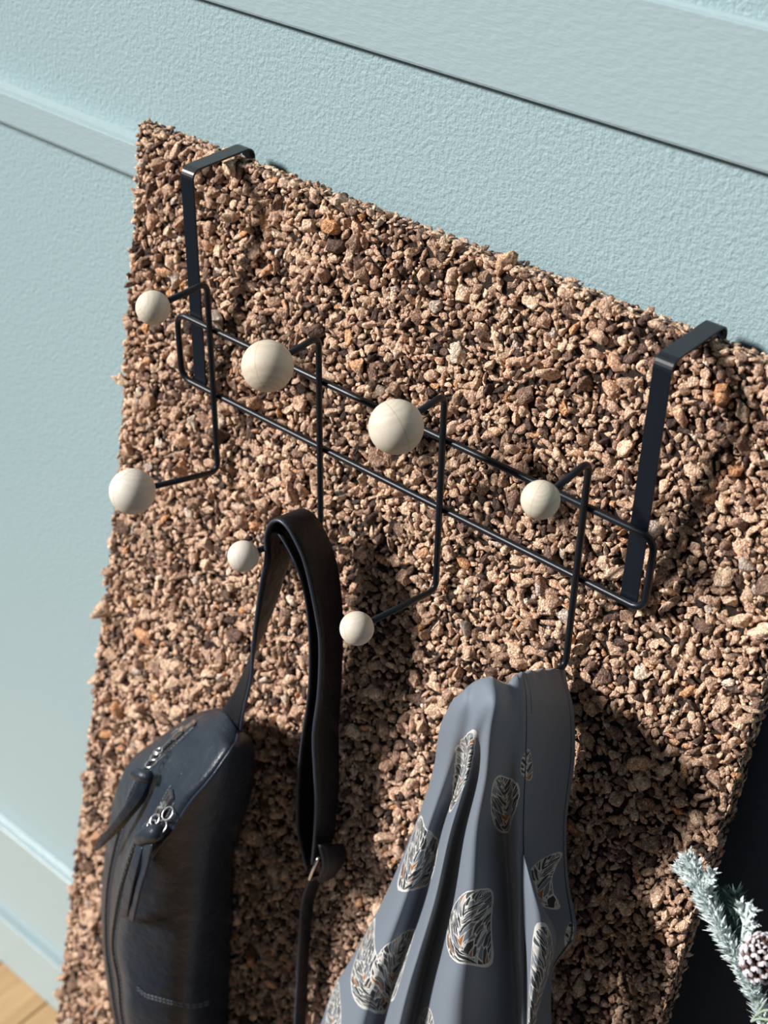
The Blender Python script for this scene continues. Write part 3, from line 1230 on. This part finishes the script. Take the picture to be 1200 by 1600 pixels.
def mat_cloth(motifs, name):
    M = NT(name)
    uvn = M.n('ShaderNodeUVMap', uv_map='UVMap')
    uv = uvn.outputs[0]
    # slight waver of the painted outlines
    wn = M.noise(uv, 160, 2, 0.5)
    wv = M.n('ShaderNodeVectorMath', operation='MULTIPLY_ADD')
    M.l(wn.outputs['Color'], wv.inputs[0])
    wv.inputs[1].default_value = (0.0022, 0.0022, 0)
    M.l(uv, wv.inputs[2])
    uvw = wv.outputs[0]
    inner = None
    outer = None
    ang_acc = None
    leafcol = None
    for (ctr, K, hw_, hl_, bend) in motifs:
        sb = M.n('ShaderNodeVectorMath', operation='SUBTRACT')
        M.l(uvw, sb.inputs[0])
        sb.inputs[1].default_value = (ctr[0] + .0011, ctr[1] + .0011, 0)
        loc = []
        for q in range(2):
            dt = M.n('ShaderNodeVectorMath', operation='DOT_PRODUCT')
            M.l(sb.outputs[0], dt.inputs[0])
            dt.inputs[1].default_value = (K[q][0], K[q][1], 0)
            loc.append(dt.outputs['Value'])
        xn, yn = loc
        y2 = M.math('MULTIPLY', yn, yn)
        xb = M.math('SUBTRACT', xn, M.math('MULTIPLY', M.math('SUBTRACT', y2, 0.4), bend * 3.0))
        # fuller at the bottom than at the top: a paisley drop
        wdt = M.math('SUBTRACT', 1.0, M.math('MULTIPLY', yn, 0.22))
        xb = M.math('DIVIDE', xb, wdt)
        r2 = M.math('ADD', M.math('MULTIPLY', xb, xb), y2)
        r = M.math('SQRT', r2)
        # leaf strokes: Voronoi cells drawn out aslant the motif axis
        inside = M.math('LESS_THAN', r, 1.0)
        rim = M.math('LESS_THAN', M.math('ABSOLUTE', M.math('SUBTRACT', r, 0.985)), 0.032)
        outer = inside if outer is None else M.math('MAXIMUM', outer, inside)
        rimv = M.math('MULTIPLY', rim, 1.0)
        inner = rimv if inner is None else M.math('MAXIMUM', inner, rimv)
        # two slanted sides, like leaves off a stem
        side = M.math('ABSOLUTE', xb)
        lx = M.math('MULTIPLY', side, float(hw_))
        ly = M.math('ADD', M.math('MULTIPLY', yn, float(hl_)), M.math('MULTIPLY', side, float(hw_) * -1.1))
        cx = M.n('ShaderNodeCombineXYZ')
        M.l(M.math('MULTIPLY', lx, 85.0), cx.inputs[0])
        M.l(M.math('MULTIPLY', ly, 230.0), cx.inputs[1])
        M.l(M.math('MULTIPLY', M.math('SIGN', xb), 3.7), cx.inputs[2])
        masked = M.n('ShaderNodeVectorMath', operation='SCALE')
        M.l(cx.outputs[0], masked.inputs[0])
        M.l(inside, masked.inputs['Scale'])
        if leafcol is None:
            leafcol = masked.outputs[0]
        else:
            keep = M.n('ShaderNodeVectorMath', operation='SCALE')
            M.l(leafcol, keep.inputs[0])
            M.l(M.math('SUBTRACT', 1.0, inside), keep.inputs['Scale'])
            ad = M.n('ShaderNodeVectorMath', operation='ADD')
            M.l(keep.outputs[0], ad.inputs[0])
            M.l(masked.outputs[0], ad.inputs[1])
            leafcol = ad.outputs[0]
    ve = M.n('ShaderNodeTexVoronoi', feature='DISTANCE_TO_EDGE')
    ve.inputs['Scale'].default_value = 1.0
    M.l(leafcol, ve.inputs['Vector'])
    vc = M.n('ShaderNodeTexVoronoi', feature='F1')
    vc.inputs['Scale'].default_value = 1.0
    M.l(leafcol, vc.inputs['Vector'])
    gapw = M.math('LESS_THAN', ve.outputs['Distance'], 0.062)
    sepc = M.n('ShaderNodeSeparateColor')
    M.l(vc.outputs['Color'], sepc.inputs[0])
    leaf = M.ramp(sepc.outputs[0], [(0.0, (0.016, 0.020, 0.028)), (0.42, (0.04, 0.055, 0.075)), (0.66, (0.13, 0.165, 0.21)), (0.84, (0.40, 0.41, 0.41)), (0.90, (0.27, 0.105, 0.035))], 'CONSTANT')
    white = (0.56, 0.56, 0.535)
    mot = M.mix(gapw, leaf.outputs[0], white)
    mot = M.mix(inner, mot, white)
    any_ = M.math('MAXIMUM', outer, inner)
    weave = M.noise(uv, 2600, 2, 0.6)
    base = M.ramp(weave.outputs[0], [(0.3, (0.132, 0.162, 0.204)), (0.7, (0.162, 0.196, 0.244))])
    c = M.mix(any_, base.outputs[0], mot)
    M.l(c, M.b.inputs['Base Color'])
    M.set(Roughness=0.62, Sheen_Weight=0.25, Sheen_Roughness=0.4, Specular_IOR_Level=0.35)
    M.bump(weave.outputs[0], 0.25, 0.0004)
    return M.m


UVG = arc_uv(GG, 6 * MU)
FRONT = (slice(first_front, None), slice(MU, nu - MU))
mot_uv = [motif_frame(gpx[FRONT], UVG[FRONT], *m_) for m_ in MOT]
M_CLOTH = mat_cloth(mot_uv, 'printed_slate_cloth')
gb = obj('garment_cloth', cloth_mesh('garment_cloth', GG, UVG), M_CLOTH, garment)
sm = gb.modifiers.new('cloth_thickness', 'SOLIDIFY')
sm.thickness = 0.0009
sm.offset = -1
# folded front corner on the right
fl_rows = [
    [(816, 1335, .047), (818, 1337, .049), (821, 1342, .049), (824, 1347, .047)],
    [(816, 1385, .045), (826, 1388, .053), (838, 1398, .052), (846, 1412, .040)],
    [(819, 1440, .043), (834, 1440, .054), (854, 1446, .050), (868, 1455, .034)],
    [(823, 1500, .041), (834, 1500, .053), (850, 1500, .049), (864, 1498, .033)],
    [(824, 1560, .039), (830, 1560, .051), (838, 1560, .047), (847, 1556, .036)],
    [(822, 1625, .037), (824, 1625, .047), (828, 1625, .044), (832, 1620, .036)],
]
fl_rows = [[(p[0], p[1], p[2] * 1.10 + .005) for p in r] for r in fl_rows]
FG = catmull(catmull(net(fl_rows), 10, 0), 10, 1)
fp = (FG - OV) @ RC
fpx = np.stack([600 + FPX * fp[..., 0] / fp[..., 2], 800 + FPX * fp[..., 1] / fp[..., 2]], -1)


UVF = arc_uv(FG, 15)
M_FLAP = mat_cloth([motif_frame(fpx, UVF, (856, 1448), (832, 1605), 19, -.12)], 'printed_slate_cloth_corner')
fo = obj('folded_corner', cloth_mesh('folded_corner', FG, UVF), M_FLAP, garment)
sm = fo.modifiers.new('cloth_thickness', 'SOLIDIFY')
sm.thickness = 0.0009
sm.offset = -1
# seam beside the button band: two lines of stitching with a ridge
cs = 9 * MU
gpts = []
for r in range(MV - 2, 10 * MV):
    gpts.append(GG[r, cs] + BN * .0007)
b = MB()
b.tube(np.array(gpts), .0004, 6)
obj('seam', b, M_SEAM, garment, smooth=True, label='dark seam line')
b = MB()
b.tube(np.array([GG[r, cs + 3] + BN * .0006 for r in range(MV - 2, 3 * MV)]), .0003, 6)
obj('seam', b, M_SEAM, garment, smooth=True)
b = MB()
b.tube(np.array([GG[r, 11 * MU - 2] + BN * .0008 for r in range(MV, 8 * MV)]), .00035, 6)
obj('seam', b, M_SEAM, garment, smooth=True)

# ------------------------------------------------------------------ frosted pine branch


def mat_frost():
    M = NT('frosted_needles')
    n = M.noise(M.pos(), 500, 3, 0.6)
    c = M.ramp(n.outputs[0], [(0.36, (0.16, 0.24, 0.22)), (0.46, (0.58, 0.68, 0.68)), (0.58, (0.86, 0.90, 0.91))])
    M.l(c.outputs[0], M.b.inputs['Base Color'])
    M.set(Roughness=0.8)
    return M.m


M_FROST = mat_frost()
M_GREEN = NT('dark_green_needles')
M_GREEN.set(Base_Color=(0.075, 0.13, 0.115, 1), Roughness=0.8)
M_GREEN = M_GREEN.m
M_STEM = NT('frosted_stem')
M_STEM.set(Base_Color=(0.28, 0.36, 0.28, 1), Roughness=0.8)
M_STEM = M_STEM.m


def mat_cone():
    M = NT('frosted_cone_scale')
    tc = M.n('ShaderNodeTexCoord').outputs['Object']
    s = M.n('ShaderNodeSeparateXYZ')
    M.l(tc, s.inputs[0])
    n = M.noise(tc, 2.5, 3, 0.6)
    f = M.math('ADD', M.math('MULTIPLY', s.outputs[0], 0.75), M.math('MULTIPLY', n.outputs[0], 0.5))
    c = M.ramp(f, [(0.72, (0.10, 0.05, 0.035)), (0.92, (0.20, 0.13, 0.115)), (1.04, (0.60, 0.56, 0.59))])
    M.l(c.outputs[0], M.b.inputs['Base Color'])
    M.set(Roughness=0.75)
    return M.m


M_CONE = mat_cone()
stem_px = [(1074, 1342, .050), (1090, 1375, .052), (1106, 1410, .054), (1124, 1448, .055), (1146, 1490, .055), (1166, 1527, .055), (1181, 1560, .055), (1194, 1600, .055), (1206, 1650, .052)]
SP = catmull([at(*p) for p in stem_px], 10)
tail = SP[-1]
foot = np.array([tail[0] + .05, tail[1] - .17, 0.002])
full = np.concatenate([SP, catmull([SP[-1], SP[-1] * .7 + foot * .3 + np.array([.008, 0, 0]), SP[-1] * .3 + foot * .7 + np.array([.008, 0, 0]), foot], 6)[1:]])
branch = thing('pine_branch', 'frosted artificial pine branch with a small cone in front of the right cork edge', 'branch', tuple(foot))
b = MB()
b.tube(full, np.interp(np.arange(len(full)), [0, 30, 80, len(full)], [.0006, .0011, .0016, .0028]), 7)
obj('stem', b, M_STEM, branch, smooth=True)


def needle(mb, p, d, l, w):
    d = d / np.linalg.norm(d)
    a = np.cross(d, rng.normal(size=3))
    a /= np.linalg.norm(a)
    c = np.cross(d, a)
    bend = rng.normal(0, .12, 3)
    m_ = p + d * l * .55 + bend * l * .2
    e = p + d * l + bend * l * .6
    r0 = [p + w * .7 * (math.cos(t) * a + math.sin(t) * c) for t in (0, 2.09, 4.19)]
    r1 = [m_ + w * (math.cos(t) * a + math.sin(t) * c) for t in (0, 2.09, 4.19)]
    mb.add(r0 + r1 + [e], [(0, 1, 4, 3), (1, 2, 5, 4), (2, 0, 3, 5), (3, 4, 6), (4, 5, 6), (5, 3, 6)])


def along(mb, P, n, lo, hi, w, spread, prof):
    T = np.gradient(P, axis=0)
    for i in range(n):
        u = rng.random() * (len(P) - 1)
        j = int(u)
        p = P[j] + (P[min(j + 1, len(P) - 1)] - P[j]) * (u - j)
        t = -T[j] / np.linalg.norm(T[j])          # towards the tip
        q = rng.normal(size=3)
        q -= (q @ t) * t
        q /= np.linalg.norm(q)
        d = t * rng.uniform(.5, 1.0) + q * spread * rng.uniform(.5, 1.2)
        needle(mb, p, d, rng.uniform(lo, hi) * np.interp(u / len(P), *prof), w * rng.uniform(.7, 1.3))


b = MB()
PROF = ([0, .12, .5, 1], [.75, 1.0, 1.0, .75])
along(b, SP[:62], 1300, .0045, .0100, .00085, .85, PROF)
along(b, SP[58:], 240, .005, .010, .0006, .7, PROF)
obj('frosted_needles', b, M_FROST, branch, kind='stuff')
# side sprigs
sprigs = [([(1104, 1404, .055), (1108, 1385, .058), (1113, 1362, .060)], 90, M_FROST, .006),
          ([(1094, 1392, .053), (1078, 1375, .054), (1060, 1352, .052)], 110, M_FROST, .006),
          ([(1128, 1452, .050), (1130, 1420, .044), (1128, 1392, .040)], 70, M_GREEN, .007),
          ([(1146, 1484, .052), (1150, 1440, .048), (1149, 1396, .046)], 120, M_GREEN, .0075)]
for P_, n_, mt, l_ in sprigs:
    Q = catmull([at(*p) for p in P_], 8)[::-1]
    b = MB()
    b.tube(Q, .0006, 5)
    along(b, Q, n_, l_ * .7, l_ * 1.3, .0006, .8, PROF)
    obj('side_sprig', b, mt, branch)
# the thick frosted forked twig
forks = [[(1157, 1508, .055), (1159, 1492, .058), (1160, 1480, .060), (1163, 1450, .064), (1170, 1412, .066)], [(1163, 1452, .064), (1172, 1436, .066), (1179, 1420, .067)],
         [(1163, 1468, .062), (1175, 1452, .065), (1179, 1444, .066)], [(1162, 1440, .064), (1158, 1425, .065), (1157, 1412, .066)]]
b = MB()
for f_ in forks:
    Q = catmull([at(*p) for p in f_], 6)
    b.tube(Q, np.linspace(.0010, .0012, len(Q)) , 7)
    along(b, Q[::-1], 26, .003, .006, .0007, .8, PROF)
obj('forked_twig', b, M_FROST, branch)
# lower sprig of thin pale green twigs
b = MB()
for f_ in ([(1196, 1565, .058), (1186, 1580, .062), (1174, 1596, .064)], [(1174, 1596, .064), (1186, 1592, .065), (1204, 1594, .066)],
           [(1180, 1588, .064), (1192, 1580, .066), (1204, 1578, .068)], [(1186, 1592, .064), (1190, 1604, .066), (1196, 1616, .068)]):
    b.tube(catmull([at(*p) for p in f_], 6), .0007, 6)
obj('lower_sprig', b, M_STEM, branch, smooth=True)
# cone
cc_ = at(1190, 1497, .074)
cax = at(1196, 1460, .078) - at(1184, 1530, .070)
cax /= np.linalg.norm(cax)
cx_ = np.cross(cax, BN)
cx_ /= np.linalg.norm(cx_)
cy_ = np.cross(cax, cx_)
cl2 = 0.0125
b = MB()
j_ = int(np.argmin(np.linalg.norm(SP - cc_ - cax * -.012, axis=1)))
b.tube(catmull([SP[j_], (SP[j_] * 1.2 + (cc_ - cax * cl2) * .8) / 2 - cax * .002, cc_ - cax * cl2 * .8], 5), .0011, 7)
b.tube([cc_ + cax * t for t in np.linspace(-cl2, cl2, 9)], [.0035 * q for q in (.5, .9, 1.1, 1.2, 1.2, 1.1, .9, .7, .3)], 9)
M_CORE2 = NT('cone_core')
M_CORE2.set(Base_Color=(0.10, 0.05, 0.035, 1), Roughness=.85)
cone = obj('pine_cone', b, M_CORE2.m, branch, smooth=True, label='small brown pine cone with frosted scale tips')
sv, sf = [], []
for i, (px_, hw_) in enumerate(((0, .25), (.45, .42), (.8, .55), (1.0, .40), (1.08, .12))):
    for sy in (-1, -.4, .4, 1):
        sv.append((px_, hw_ * sy, .10 * px_ * px_ + .10 * (1 - sy * sy)))
for i in range(4):
    for k in range(3):
        sf.append((i * 4 + k, i * 4 + k + 1, i * 4 + k + 5, i * 4 + k + 4))
n0 = len(sv)
sv += [(x_, y_, z_ - .16) for x_, y_, z_ in sv]
sf += [tuple(q + n0 for q in f_[::-1]) for f_ in sf]
rim_ = [0, 4, 8, 12, 16, 17, 18, 19, 15, 11, 7, 3, 2, 1]
for a, c in zip(rim_, rim_[1:] + rim_[:1]):
    sf.append((c, a, a + n0, c + n0))
sme = bpy.data.meshes.new('cone_scale')
sme.from_pydata(sv, [], sf)
sme.update()
sme.materials.append(M_CONE)
NSC = 58
for i in range(NSC):
    t = i / (NSC - 1)
    h = (t * 2 - 1) * cl2 * .95
    rad = .0112 * math.sin(math.pi * (.14 + .80 * t)) ** .8
    w = i * 2.39996
    rd = math.cos(w) * cx_ + math.sin(w) * cy_
    tilt = .25 + .9 * t
    out = rd * math.cos(tilt) + cax * math.sin(tilt)
    nn = cax * math.cos(tilt) - rd * math.sin(tilt)
    sd = np.cross(nn, out)
    s = max(rad * .95, .004)
    o = bpy.data.objects.new('cone_scale', sme)
    COL.objects.link(o)
    o.parent = cone
    base_p = cc_ + cax * (h - .0015) + rd * .0012
    mx = np.eye(4)
    mx[:3, 0], mx[:3, 1], mx[:3, 2], mx[:3, 3] = out * s, sd * s * .55, nn * s, base_p
    o.matrix_basis = Matrix(mx.tolist())
